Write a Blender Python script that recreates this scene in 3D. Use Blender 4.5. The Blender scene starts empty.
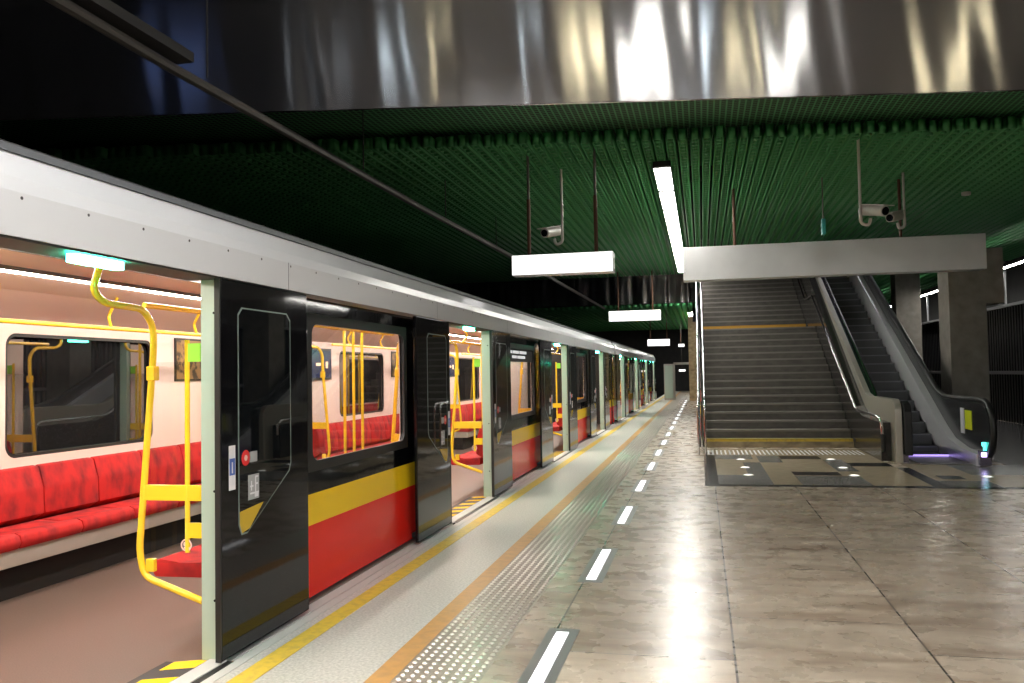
import bpy, bmesh, math, random
import numpy as np
from mathutils import Vector, Matrix
random.seed(7); np.random.seed(7)
C = bpy.context.scene.collection
S = bpy.context.scene
PI = math.pi

# ---------------------------------------------------------------- materials
def mat(name, color=(.5, .5, .5), rough=.5, metal=0., emit=None, estr=0., ior=1.5, coat=0., noise=None, bump=None, alpha=None):
    m = bpy.data.materials.new(name); m.use_nodes = True
    nt = m.node_tree; b = nt.nodes['Principled BSDF']
    b.inputs['Base Color'].default_value = (*color, 1)
    b.inputs['Roughness'].default_value = rough
    b.inputs['Metallic'].default_value = metal
    b.inputs['IOR'].default_value = ior
    b.inputs['Coat Weight'].default_value = coat
    b.inputs['Coat Roughness'].default_value = .05
    if emit:
        b.inputs['Emission Color'].default_value = (*emit, 1); b.inputs['Emission Strength'].default_value = estr
    tc = nt.nodes.new('ShaderNodeTexCoord')
    if noise:   # (scale, amount, stretch, second colour)
        sc, lo, hi, c2, st = noise
        mp = nt.nodes.new('ShaderNodeMapping'); mp.inputs['Scale'].default_value = st
        nt.links.new(tc.outputs['Object'], mp.inputs['Vector'])
        n = nt.nodes.new('ShaderNodeTexNoise'); n.inputs['Scale'].default_value = sc; n.inputs['Detail'].default_value = 5
        nt.links.new(mp.outputs[0], n.inputs['Vector'])
        r = nt.nodes.new('ShaderNodeMapRange'); r.inputs['From Min'].default_value = lo; r.inputs['From Max'].default_value = hi
        nt.links.new(n.outputs['Fac'], r.inputs['Value'])
        mx = nt.nodes.new('ShaderNodeMix'); mx.data_type = 'RGBA'
        mx.inputs['A'].default_value = (*color, 1); mx.inputs['B'].default_value = (*c2, 1)
        nt.links.new(r.outputs[0], mx.inputs['Factor']); nt.links.new(mx.outputs['Result'], b.inputs['Base Color'])
    if bump:
        sc, strg, st = bump
        mp = nt.nodes.new('ShaderNodeMapping'); mp.inputs['Scale'].default_value = st
        nt.links.new(tc.outputs['Object'], mp.inputs['Vector'])
        n = nt.nodes.new('ShaderNodeTexNoise'); n.inputs['Scale'].default_value = sc; n.inputs['Detail'].default_value = 3
        nt.links.new(mp.outputs[0], n.inputs['Vector'])
        bp = nt.nodes.new('ShaderNodeBump'); bp.inputs['Strength'].default_value = strg; bp.inputs['Distance'].default_value = .02
        nt.links.new(n.outputs['Fac'], bp.inputs['Height']); nt.links.new(bp.outputs[0], b.inputs['Normal'])
    return m

def glass_mat(name, tint=(1, 1, 1), refl=1.0, rough=.0):
    m = bpy.data.materials.new(name); m.use_nodes = True; nt = m.node_tree
    for n in list(nt.nodes): nt.nodes.remove(n)
    o = nt.nodes.new('ShaderNodeOutputMaterial'); t = nt.nodes.new('ShaderNodeBsdfTransparent'); g = nt.nodes.new('ShaderNodeBsdfGlossy')
    t.inputs['Color'].default_value = (*tint, 1); g.inputs['Roughness'].default_value = rough
    f = nt.nodes.new('ShaderNodeFresnel'); f.inputs['IOR'].default_value = 1.5
    mu = nt.nodes.new('ShaderNodeMath'); mu.operation = 'MULTIPLY'; mu.inputs[1].default_value = refl
    mx = nt.nodes.new('ShaderNodeMixShader')
    ge = nt.nodes.new('ShaderNodeNewGeometry'); iv = nt.nodes.new('ShaderNodeMath'); iv.operation = 'SUBTRACT'; iv.inputs[0].default_value = 1
    nt.links.new(ge.outputs['Backfacing'], iv.inputs[1]); m2 = nt.nodes.new('ShaderNodeMath'); m2.operation = 'MULTIPLY'
    nt.links.new(f.outputs[0], mu.inputs[0]); nt.links.new(mu.outputs[0], m2.inputs[0]); nt.links.new(iv.outputs[0], m2.inputs[1]); nt.links.new(m2.outputs[0], mx.inputs[0])
    nt.links.new(t.outputs[0], mx.inputs[1]); nt.links.new(g.outputs[0], mx.inputs[2]); nt.links.new(mx.outputs[0], o.inputs[0])
    return m

def emat(name, col, s, surface=(.8, .8, .8)):
    return mat(name, surface, .4, emit=col, estr=s)

def stone_mat():
    m = bpy.data.materials.new('polished_stone'); m.use_nodes = True; nt = m.node_tree; b = nt.nodes['Principled BSDF']
    N = nt.nodes.new; L = nt.links.new
    tc = N('ShaderNodeTexCoord'); sp = N('ShaderNodeSeparateXYZ'); L(tc.outputs['Object'], sp.inputs[0])
    def M(op, a, c=None, clamp=False):
        n = N('ShaderNodeMath'); n.operation = op; n.use_clamp = clamp
        for i, v in enumerate((a, c)):
            if v is None: continue
            if isinstance(v, (int, float)): n.inputs[i].default_value = v
            else: L(v, n.inputs[i])
        return n.outputs[0]
    x = M('SUBTRACT', sp.outputs[0], .13); y = sp.outputs[1]
    ix = M('FLOOR', x); fx = M('SUBTRACT', x, ix)
    yo = M('DIVIDE', M('ADD', y, M('MULTIPLY', ix, .55)), 1.35)
    iy = M('FLOOR', yo); fy = M('SUBTRACT', yo, iy)
    dx = M('MINIMUM', fx, M('SUBTRACT', 1.0, fx)); dy = M('MULTIPLY', M('MINIMUM', fy, M('SUBTRACT', 1.0, fy)), 1.35)
    seam = M('MAXIMUM', M('LESS_THAN', dx, .006), M('LESS_THAN', dy, .004))
    cmb = N('ShaderNodeCombineXYZ'); L(ix, cmb.inputs[0]); L(iy, cmb.inputs[1])
    wn = N('ShaderNodeTexWhiteNoise'); L(cmb.outputs[0], wn.inputs['Vector'])
    mp = N('ShaderNodeMapping'); mp.inputs['Scale'].default_value = (.8, 3.4, 1); L(tc.outputs['Object'], mp.inputs['Vector'])
    off = N('ShaderNodeVectorMath'); off.operation = 'MULTIPLY_ADD'; L(wn.outputs['Color'], off.inputs[0]); off.inputs[1].default_value = (6, 6, 6); L(mp.outputs[0], off.inputs[2])
    n1 = N('ShaderNodeTexNoise'); n1.inputs['Scale'].default_value = 1.0; n1.inputs['Detail'].default_value = 10; n1.inputs['Roughness'].default_value = .68; n1.inputs['Distortion'].default_value = .5
    L(off.outputs[0], n1.inputs['Vector'])
    cr = N('ShaderNodeValToRGB'); e = cr.color_ramp.elements
    e[0].position = .38; e[0].color = (.27, .20, .145, 1); e[1].position = .64; e[1].color = (.56, .475, .375, 1)
    k = e.new(.5); k.color = (.44, .36, .275, 1)
    L(n1.outputs['Fac'], cr.inputs[0])
    n2 = N('ShaderNodeTexNoise'); n2.inputs['Scale'].default_value = 140; n2.inputs['Detail'].default_value = 2; L(tc.outputs['Object'], n2.inputs['Vector'])
    br = M('ADD', M('MULTIPLY', wn.outputs['Value'], .22), M('ADD', .72, M('MULTIPLY', n2.outputs['Fac'], .3)))
    mul = N('ShaderNodeMix'); mul.data_type = 'RGBA'; mul.blend_type = 'MULTIPLY'; mul.inputs['Factor'].default_value = 1
    cb = N('ShaderNodeCombineXYZ'); [L(br, cb.inputs[i]) for i in range(3)]
    L(cr.outputs[0], mul.inputs['A']); L(cb.outputs[0], mul.inputs['B'])
    sm = N('ShaderNodeMix'); sm.data_type = 'RGBA'; L(seam, sm.inputs['Factor']); L(mul.outputs['Result'], sm.inputs['A']); sm.inputs['B'].default_value = (.07, .055, .045, 1)
    L(sm.outputs['Result'], b.inputs['Base Color'])
    n3 = N('ShaderNodeTexNoise'); n3.inputs['Scale'].default_value = 5; n3.inputs['Detail'].default_value = 4; L(tc.outputs['Object'], n3.inputs['Vector'])
    L(M('ADD', .16, M('MULTIPLY', n3.outputs['Fac'], .24)), b.inputs['Roughness'])
    b.inputs['IOR'].default_value = 1.6
    bp = N('ShaderNodeBump'); bp.inputs['Strength'].default_value = .06; bp.inputs['Distance'].default_value = .01
    n4 = N('ShaderNodeTexNoise'); n4.inputs['Scale'].default_value = 60; L(tc.outputs['Object'], n4.inputs['Vector'])
    L(n4.outputs['Fac'], bp.inputs['Height']); L(bp.outputs[0], b.inputs['Normal'])
    return m

def mesh_pattern_mat(name, c1, c2, pitch, frac):
    m = bpy.data.materials.new(name); m.use_nodes = True; nt = m.node_tree; b = nt.nodes['Principled BSDF']; b.inputs['Roughness'].default_value = .7
    N = nt.nodes.new; L = nt.links.new
    tc = N('ShaderNodeTexCoord'); br = N('ShaderNodeTexBrick'); br.offset = 0
    br.inputs['Scale'].default_value = 1; br.inputs['Brick Width'].default_value = pitch; br.inputs['Row Height'].default_value = pitch
    br.inputs['Mortar Size'].default_value = pitch * frac; br.inputs['Mortar Smooth'].default_value = 0
    br.inputs['Color1'].default_value = (*c1, 1); br.inputs['Color2'].default_value = (*c1, 1); br.inputs['Mortar'].default_value = (*c2, 1)
    L(tc.outputs['Object'], br.inputs['Vector']); L(br.outputs['Color'], b.inputs['Base Color'])
    return m

M = {}
M['stone'] = stone_mat()
M['edge_stone'] = mat('edge_granite', (.66, .655, .61), .42, noise=(60, .35, .65, (.46, .46, .43), (1, 1, 1)))
M['tact'] = mat('tactile_stone', (.36, .31, .25), .3, noise=(30, .3, .7, (.26, .22, .18), (1, 1, 1)))
M['stud'] = mat('stud_steel', (.66, .63, .58), .3, .8)
M['yellow_paint'] = mat('yellow_line_paint', (.78, .56, .07), .5, noise=(18, .45, .75, (.58, .42, .1), (1, 1, 1)))
M['orange_paint'] = mat('orange_line_paint', (.62, .33, .09), .4, noise=(14, .4, .75, (.48, .27, .09), (1, 1, 1)))
M['black'] = mat('black_gloss_paint', (.005, .005, .006), .06, ior=1.42, coat=.0, bump=(3.5, .05, (1, 1, .5)))
M['matt_black'] = mat('matt_black', (.008, .008, .008), .8)
M['dark'] = mat('dark_concrete', (.018, .018, .018), .8, noise=(3, .3, .7, (.01, .01, .011), (1, 1, 1)))
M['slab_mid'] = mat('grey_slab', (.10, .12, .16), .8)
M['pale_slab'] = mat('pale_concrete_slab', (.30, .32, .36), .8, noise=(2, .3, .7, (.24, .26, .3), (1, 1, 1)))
M['rubber'] = mat('black_rubber', (.012, .012, .012), .45)
M['red'] = mat('red_gloss_paint', (.85, .022, .012), .22, ior=1.3, bump=(2.5, .03, (1, 1, 1)))
M['yellow'] = mat('yellow_gloss_paint', (.95, .62, .015), .22, ior=1.3)
M['white'] = mat('white_body_paint', (.62, .635, .66), .3, coat=.3)
M['gutter'] = mat('grey_gutter', (.13, .14, .155), .4)
M['roofgrey'] = mat('roof_grey', (.05, .05, .052), .6)
M['jamb'] = mat('door_jamb_lamp_tint', (.42, .54, .47), .32, .2)  # green of the door lamp's light put into the grey base colour
M['sill'] = mat('sill_aluminium', (.55, .55, .54), .55, .0)
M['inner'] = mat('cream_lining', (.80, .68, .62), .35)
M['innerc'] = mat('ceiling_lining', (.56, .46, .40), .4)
M['tfloor'] = mat('car_floor_vinyl', (.16, .118, .10), .35, noise=(120, .35, .65, (.12, .088, .075), (1, 1, 1)))
M['seat'] = mat('red_moquette', (.50, .012, .012), .85, noise=(7, .42, .75, (.16, .006, .012), (1, 1.4, .8)))
M['seat2'] = mat('red_seat_shell', (.5, .02, .02), .5)
M['pole'] = mat('yellow_pole', (.90, .58, .03), .22, coat=.4)
M['lime'] = mat('lime_sign', (.30, .70, .05), .4)
M['screen'] = mat('blue_screen', (.02, .03, .08), .2, emit=(.05, .07, .16), estr=.4, noise=(6, .4, .6, (.03, .03, .06), (1, 1, 1)))
M['poster'] = mat('brown_poster', (.30, .19, .08), .3, noise=(14, .45, .58, (.04, .03, .02), (1, 1, 1)))
M['orange_digit'] = emat('orange_digit', (1, .4, .05), 1.0)
M['glass'] = glass_mat('window_glass', (.92, .92, .93), 1.1)
M['clear'] = glass_mat('clear_glass', (.93, .95, .95), .5)
M['farglass'] = mat('dark_window_glass', (.012, .013, .014), .015, ior=2.3)
M['leafglass'] = mat('leaf_dark_glass', (.004, .005, .006), .02, ior=1.7)
M['esglass'] = mat('smoked_balustrade', (.13, .13, .135), .22, .8)
M['greenedge'] = mat('pane_edge', (.16, .21, .19), .3)
M['stainless'] = mat('stainless_sheet', (.60, .60, .61), .13, 1.)
def aniso(m, rough, an, axis=(0, 0, 1)):
    nt = m.node_tree; b = nt.nodes['Principled BSDF']; b.inputs['Roughness'].default_value = rough; b.inputs['Anisotropic'].default_value = an
    c = nt.nodes.new('ShaderNodeCombineXYZ')
    for i in range(3): c.inputs[i].default_value = axis[i]
    nt.links.new(c.outputs[0], b.inputs['Tangent'])
aniso(M['stainless'], .20, .90)
M['brushed'] = mat('brushed_steel', (.86, .86, .86), .45, .6, noise=(2, .3, .7, (.78, .78, .78), (1, 1, 1)))
M['brushed_dark'] = mat('worn_steel', (.38, .37, .36), .3, 1.)
M['beige_steel'] = mat('beige_cladding', (.50, .475, .41), .38, .55)
M['chrome'] = mat('polished_steel', (.78, .78, .79), .12, 1.)
M['frame_steel'] = mat('inset_frame_steel', (.30, .30, .30), .35, .7)
M['satin'] = mat('satin_steel', (.80, .80, .82), .34, .45)
M['violet_steel'] = mat('anodised_skirt', (.38, .35, .45), .22, .9)
M['green'] = mat('green_ceiling_lattice', (.07, .33, .115), .5)
M['meshgreen'] = mesh_pattern_mat('fine_green_mesh', (.008, .02, .01), (.10, .34, .15), .08, .14)
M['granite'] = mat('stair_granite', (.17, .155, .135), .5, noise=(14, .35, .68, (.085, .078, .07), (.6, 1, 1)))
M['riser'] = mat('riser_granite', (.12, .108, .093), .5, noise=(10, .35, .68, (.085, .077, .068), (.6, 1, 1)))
M['base_riser'] = mat('base_riser_stone', (.38, .31, .19), .5, noise=(8, .35, .68, (.2, .16, .1), (.6, 1, 1)))
M['wall_granite'] = mat('dark_polished_granite', (.035, .032, .03), .16, noise=(30, .35, .68, (.018, .017, .016), (1, 1, 1)))
M['nosing'] = mat('yellow_nosing', (.66, .47, .05), .5, noise=(20, .45, .75, (.4, .3, .08), (1, 1, 1)))
M['onosing'] = mat('orange_nosing', (.60, .31, .04), .5)
M['greynos'] = mat('grey_nosing', (.20, .185, .165), .45)
M['concrete'] = mat('column_concrete', (.30, .275, .24), .62, noise=(5, .3, .7, (.21, .19, .165), (1, 1, 1)), bump=(40, .15, (1, 1, 1)))
M['pier'] = mat('stone_cladding', (.50, .39, .20), .55, noise=(5, .3, .7, (.22, .16, .08), (1, 1, 1.6)))
M['tile_black'] = mat('tile_black', (.022, .022, .024), .2)
M['tile_grey'] = mat('tile_grey', (.23, .225, .215), .25, noise=(50, .3, .7, (.17, .165, .16), (1, 1, 1)))
M['tile_beige'] = mat('tile_beige', (.46, .38, .26), .25, noise=(6, .3, .7, (.36, .29, .2), (1, 2, 1)))
M['step'] = mat('escalator_step', (.07, .072, .075), .4, .7)
M['step_edge'] = mat('step_edge', (.16, .165, .18), .35, .8)
M['cabinet'] = mat('pale_cabinet', (.42, .41, .38), .4)
M['rust'] = mat('rusty_rod', (.13, .06, .035), .5, .3)
M['rod'] = mat('grey_rod', (.16, .15, .14), .45, .5)
M['camwhite'] = mat('camera_casing', (.62, .60, .56), .4)
M['teal'] = mat('teal_plate', (.04, .42, .40), .35)
M['sticker_white'] = mat('sticker_white', (.75, .75, .78), .4)
M['sticker_blue'] = mat('sticker_blue', (.05, .12, .42), .4)
M['sticker_red'] = mat('sticker_red', (.7, .03, .03), .4)
M['sticker_yellow'] = mat('sticker_yellow', (.75, .85, .02), .4)
M['sticker_pink'] = mat('sticker_pink', (.85, .55, .5), .4)
M['sticker_grey'] = mat('sticker_grey', (.35, .36, .37), .4)
M['livery_yellow'] = mat('livery_yellow', (.55, .37, .03), .15)
M['ribs'] = mat('dark_ribbed_panel', (.012, .012, .014), .3, .3)
M['midgrey'] = mat('mid_grey_rail', (.22, .22, .23), .4, .4)
# lamps
LS = 1.9
M['lamp'] = emat('fluorescent_tube', (1.0, .97, .90), 22 * LS)
M['lamp_added'] = emat('added_tube', (1.0, .97, .93), 26 * LS)
M['fill_blue'] = emat('added_blue_fill', (.25, .40, 1.0), .8)
M['lamp_dim'] = emat('dim_tube', (.85, .92, 1.0), 5)
M['lamp_shaft_added'] = emat('added_shaft_tube', (.95, .95, 1.0), 9 * LS)
M['lamp_cool'] = emat('cool_tube', (.80, .92, 1.0), 14 * LS)
M['lamp_warm'] = emat('warm_tube', (1.0, .86, .55), 16 * LS)
M['carlamp'] = emat('car_tube', (1.0, .86, .76), 16 * LS)
M['signface'] = emat('sign_face', (1.0, .97, .97), 1.6)
M['signdim'] = emat('display_rows', (.8, .85, .9), .5)
M['floorled'] = emat('floor_led', (.97, .96, 1.0), 1.3)
M['spot'] = emat('floor_spot', (1, .98, .9), 1.6)
M['greenlamp'] = emat('door_green', (.05, 1.0, .55), 70)
M['purple'] = emat('violet_led', (.45, .30, 1.0), 1.2)
M['purplehot'] = emat('violet_led_end', (.62, .45, 1.0), 7)
M['tealled'] = emat('teal_led', (.05, .9, .7), 2.5)

# ---------------------------------------------------------------- helpers
class MB:
    def __init__(s): s.v = []; s.f = []; s.m = []; s.mi = 0
    def add(s, vs, fs):
        o = len(s.v); s.v += [tuple(p) for p in vs]; s.f += [tuple(o + i for i in f) for f in fs]; s.m += [s.mi] * len(fs); return s
    def box(s, x0, x1, y0, y1, z0, z1):
        x0, x1 = min(x0, x1), max(x0, x1); y0, y1 = min(y0, y1), max(y0, y1); z0, z1 = min(z0, z1), max(z0, z1)
        return s.add([(x0, y0, z0), (x1, y0, z0), (x1, y1, z0), (x0, y1, z0), (x0, y0, z1), (x1, y0, z1), (x1, y1, z1), (x0, y1, z1)],
                     [(0, 3, 2, 1), (4, 5, 6, 7), (0, 1, 5, 4), (1, 2, 6, 5), (2, 3, 7, 6), (3, 0, 4, 7)])
    def prism(s, poly, a0, a1, axis):  # poly: 2D pts ; axis 'x': (y,z) ; 'y': (x,z) ; 'z': (x,y)
        def P(p, a): return {'x': (a, p[0], p[1]), 'y': (p[0], a, p[1]), 'z': (p[0], p[1], a)}[axis]
        n = len(poly); vs = [P(p, a0) for p in poly] + [P(p, a1) for p in poly]
        ar = sum(poly[i][0] * poly[(i + 1) % n][1] - poly[(i + 1) % n][0] * poly[i][1] for i in range(n))
        flip = (ar > 0) ^ (axis == 'y') ^ (a1 < a0)
        fs = [tuple(range(n)), tuple(range(2 * n - 1, n - 1, -1))] + [(i, i + n, (i + 1) % n + n, (i + 1) % n) for i in range(n)]
        if flip: fs = [tuple(reversed(f)) for f in fs]
        return s.add(vs, fs)
    def tube(s, pts, r, n=10, cap=True):
        pts = [Vector(p) for p in pts]; rings = []
        up = None
        for i, p in enumerate(pts):
            if i == 0: t = pts[1] - p
            elif i == len(pts) - 1: t = p - pts[i - 1]
            else: t = (pts[i + 1] - p).normalized() + (p - pts[i - 1]).normalized()
            t.normalize()
            if up is None:
                a = Vector((0, 0, 1)) if abs(t.z) < .9 else Vector((1, 0, 0)); up = a.cross(t).normalized()
            else: up = (up - t * up.dot(t)).normalized()
            w = t.cross(up)
            rr = r[i] if isinstance(r, (list, tuple)) else r
            rings.append([p + (up * math.cos(2 * PI * k / n) + w * math.sin(2 * PI * k / n)) * rr for k in range(n)])
        vs = [q for R in rings for q in R]; fs = []
        for i in range(len(pts) - 1):
            for k in range(n): fs.append((i * n + k, i * n + (k + 1) % n, (i + 1) * n + (k + 1) % n, (i + 1) * n + k))
        if cap: fs.append(tuple(reversed(range(n)))); fs.append(tuple((len(pts) - 1) * n + k for k in range(n)))
        return s.add(vs, fs)
    def ring(s, o, i_, rad, a0, a1, seg=6):
        """plate in the Y-Z plane with a rounded hole; o,i_ = (y0,y1,z0,z1), thickness x a0..a1"""
        cs = [(i_[1] - rad, i_[3] - rad, 0), (i_[0] + rad, i_[3] - rad, 90), (i_[0] + rad, i_[2] + rad, 180), (i_[1] - rad, i_[2] + rad, 270)]
        oc = [(o[1], o[3]), (o[0], o[3]), (o[0], o[2]), (o[1], o[2])]
        inn = []
        for cy, cz, a in cs:
            for k in range(seg + 1):
                t = math.radians(a + 90 * k / seg); inn.append((cy + rad * math.cos(t), cz + rad * math.sin(t)))
        n = len(inn); vs = [(a0, *p) for p in inn] + [(a0, *p) for p in oc] + [(a1, *p) for p in inn] + [(a1, *p) for p in oc]
        B = n + 4; fs = []
        for c in range(4):
            for k in range(seg):
                i = c * (seg + 1) + k
                fs += [(i, n + c, i + 1), (B + i + 1, B + n + c, B + i)]
            i = c * (seg + 1) + seg; j = (i + 1) % n; c2 = (c + 1) % 4
            fs += [(i, n + c, n + c2, j), (B + j, B + n + c2, B + n + c, B + i)]
            fs += [(n + c, B + n + c, B + n + c2, n + c2)]
        for i in range(n): j = (i + 1) % n; fs.append((j, B + j, B + i, i))
        return s.add(vs, fs)
    def build(s, name, m, parent=None, smooth=False, bevel=0, loc=None):
        me = bpy.data.meshes.new(name); me.from_pydata(s.v, [], s.f)
        ms = m if isinstance(m, (list, tuple)) else [m]
        for q in ms: me.materials.append(q)
        if len(ms) > 1: me.polygons.foreach_set('material_index', s.m)
        bm = bmesh.new(); bm.from_mesh(me); bmesh.ops.recalc_face_normals(bm, faces=bm.faces)
        if bevel:
            bmesh.ops.bevel(bm, geom=list(bm.edges), offset=bevel, segments=2, affect='EDGES', profile=.6, clamp_overlap=True)
        bm.to_mesh(me); bm.free(); me.update()
        if smooth:
            me.polygons.foreach_set('use_smooth', [True] * len(me.polygons))
            try: me.set_sharp_from_angle(angle=math.radians(40))
            except Exception: pass
        o = bpy.data.objects.new(name, me); C.objects.link(o)
        if parent: o.parent = parent
        if loc: o.location = loc
        return o

def tag(o, label, cat, group=None, kind=None):
    if label: o['label'] = label
    if cat: o['category'] = cat
    if group: o['group'] = group
    if kind: o['kind'] = kind
    return o
def struct(o, label=None):
    o['kind'] = 'structure'
    if label: o['label'] = label
    return o
def thing(name, loc, label, cat, group=None):
    o = bpy.data.objects.new(name, None); C.objects.link(o); o.location = loc; o.empty_display_size = .2
    return tag(o, label, cat, group)
def kids(o): return [c for c in bpy.data.objects if c.parent == o]
def copy_tree(o, parent=None):
    c = o.copy(); C.objects.link(c)
    if parent: c.parent = parent
    for ch in kids(o): copy_tree(ch, c)
    return c
def bbox(x0, x1, y0, y1, z0, z1, name, m, parent=None, bevel=0): return MB().box(x0, x1, y0, y1, z0, z1).build(name, m, parent, bevel=bevel)
def arc(c, r, a0, a1, n=6): return [(c[0] + r * math.cos(math.radians(a0 + (a1 - a0) * k / n)), c[1] + r * math.sin(math.radians(a0 + (a1 - a0) * k / n))) for k in range(n + 1)]
def rnd(pts, r, n=5):
    """round the corners of a 3D polyline"""
    P = [Vector(p) for p in pts]; out = [P[0]]
    for i in range(1, len(P) - 1):
        a = (P[i - 1] - P[i]); b = (P[i + 1] - P[i]); rr = min(r, a.length * .49, b.length * .49)
        p0 = P[i] + a.normalized() * rr; p2 = P[i] + b.normalized() * rr
        for k in range(n + 1):
            t = k / n; out.append(p0 * (1 - t) ** 2 + P[i] * 2 * t * (1 - t) + p2 * t * t)
    out.append(P[-1]); return out

# ---------------------------------------------------------------- camera (calibrated)
H = 1.5; F = 850.; roll = -.0175; vp = (702, 371)
a = math.atan(roll); er = Vector((math.cos(a), math.sin(a))); ed = Vector((-math.sin(a), math.cos(a)))
d = Vector((vp[0] - 512, vp[1] - 341.5)); hr = d.dot(er); hd = d.dot(ed)
pitch = math.atan(hd / F); yaw = math.atan(hr / math.hypot(F, hd))
fwd = Vector((-math.sin(yaw) * math.cos(pitch), math.cos(yaw) * math.cos(pitch), math.sin(pitch)))
r0 = Vector((math.cos(yaw), math.sin(yaw), 0)); u0 = r0.cross(fwd)
R = r0 * er[0] - u0 * ed[0]; D = r0 * er[1] - u0 * ed[1]
cam = bpy.data.cameras.new('camera'); co = bpy.data.objects.new('camera', cam); C.objects.link(co)
cam.lens = 36 * F / 1024; cam.sensor_width = 36; cam.clip_start = .05; cam.clip_end = 300
mw = Matrix.Identity(4)
for i in range(3): mw[i][0] = R[i]; mw[i][1] = -D[i]; mw[i][2] = -fwd[i]
mw.translation = (0, 0, H); co.matrix_world = mw; S.camera = co

# ---------------------------------------------------------------- setting: floor and platform edge
YB, YF = -12.0, 66.0
struct(bbox(-1.10, 9.6, YB, YF, -.3, 0, 'floor', M['stone']))
struct(bbox(-2.40, -1.66, YB, YF, -.3, .0, 'floor_platform_edge', M['edge_stone']))
struct(bbox(-2.47, -2.40, YB, YF, -.3, .004, 'trim_platform_nosing', M['sill']))
struct(bbox(-1.535, -1.10, YB, YF, -.3, 0, 'floor_tactile_strip', M['tact']))
struct(bbox(-2.335, -2.21, YB, YF, .0, .003, 'trim_yellow_line', M['yellow_paint']))
struct(bbox(-1.66, -1.535, YB, YF, -.3, .002, 'trim_orange_line', M['orange_paint']))
# raised steel studs of the tactile strip
def studs(xs, ys, r, h, name, m):
    mb = MB(); n = 8
    for y in ys:
        for x in xs:
            ring0 = [(x + r * math.cos(2 * PI * k / n), y + r * math.sin(2 * PI * k / n), 0.0) for k in range(n)]
            ring1 = [(x + .6 * r * math.cos(2 * PI * k / n), y + .6 * r * math.sin(2 * PI * k / n), h) for k in range(n)]
            mb.add(ring0 + ring1, [(k, (k + 1) % n, n + (k + 1) % n, n + k) for k in range(n)] + [tuple(range(n, 2 * n))])
    return mb.build(name, m)
struct(studs([-1.505 + .0535 * i for i in range(8)], [1.5 + .062 * i for i in range(540)], 0.0165, .007, 'trim_tactile_studs', M['stud']))
struct(studs([.08 + .075 * i for i in range(36)], [15.75 + .075 * i for i in range(11)], .02, .006, 'trim_stair_studs', M['sticker_white']))
# track bed, walls, upper slab
struct(bbox(-9.8, -2.47, YB, YF, -1.3, -1.1, 'floor_track_bed', M['dark']))
struct(bbox(-2.55, -2.47, YB, YF, -1.1, -.3, 'wall_platform_edge', M['dark']))
struct(bbox(-10, -9.8, YB, YF, -1.3, 7.6, 'wall_left', M['dark']))
struct(bbox(9.6, 9.8, YB, YF, -1.3, 7.6, 'wall_right', M['dark']))
struct(bbox(-10, 9.8, YF, YF + .2, -1.3, 7.6, 'wall_far', M['dark']))
struct(bbox(-10, 9.8, YB - .2, YB, -1.3, 7.6, 'wall_near', M['dark']))
struct(bbox(-10, 9.8, 8.9, 22.5, 6.4, 6.6, 'ceiling', M['dark']))
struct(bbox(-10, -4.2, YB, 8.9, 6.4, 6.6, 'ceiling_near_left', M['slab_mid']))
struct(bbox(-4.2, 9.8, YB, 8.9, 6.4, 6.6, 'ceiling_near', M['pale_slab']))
struct(bbox(-10, -.25, 22.5, YF, 6.4, 6.6, 'ceiling_left', M['dark']))
struct(bbox(4.75, 9.8, 22.5, YF, 6.4, 6.6, 'ceiling_right', M['dark']))
struct(bbox(-.25, 4.75, 44, YF, 6.4, 6.6, 'ceiling_far', M['dark']))
struct(bbox(-.4, -.25, 22.5, 44, 4.9, 11, 'wall_shaft_left', M['dark']))
struct(bbox(4.75, 4.9, 22.5, 44, 4.9, 11, 'wall_shaft_right', M['dark']))
struct(bbox(-.4, 4.9, 22.35, 22.5, 4.9, 11, 'wall_shaft_front', M['dark']))
struct(bbox(-.4, 4.9, 43.9, 44.1, 4.0, 11, 'wall_shaft_back', M['dark']))
struct(bbox(-.4, 4.9, 22.35, 44.1, 11, 11.2, 'ceiling_shaft', M['dark']))

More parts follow.
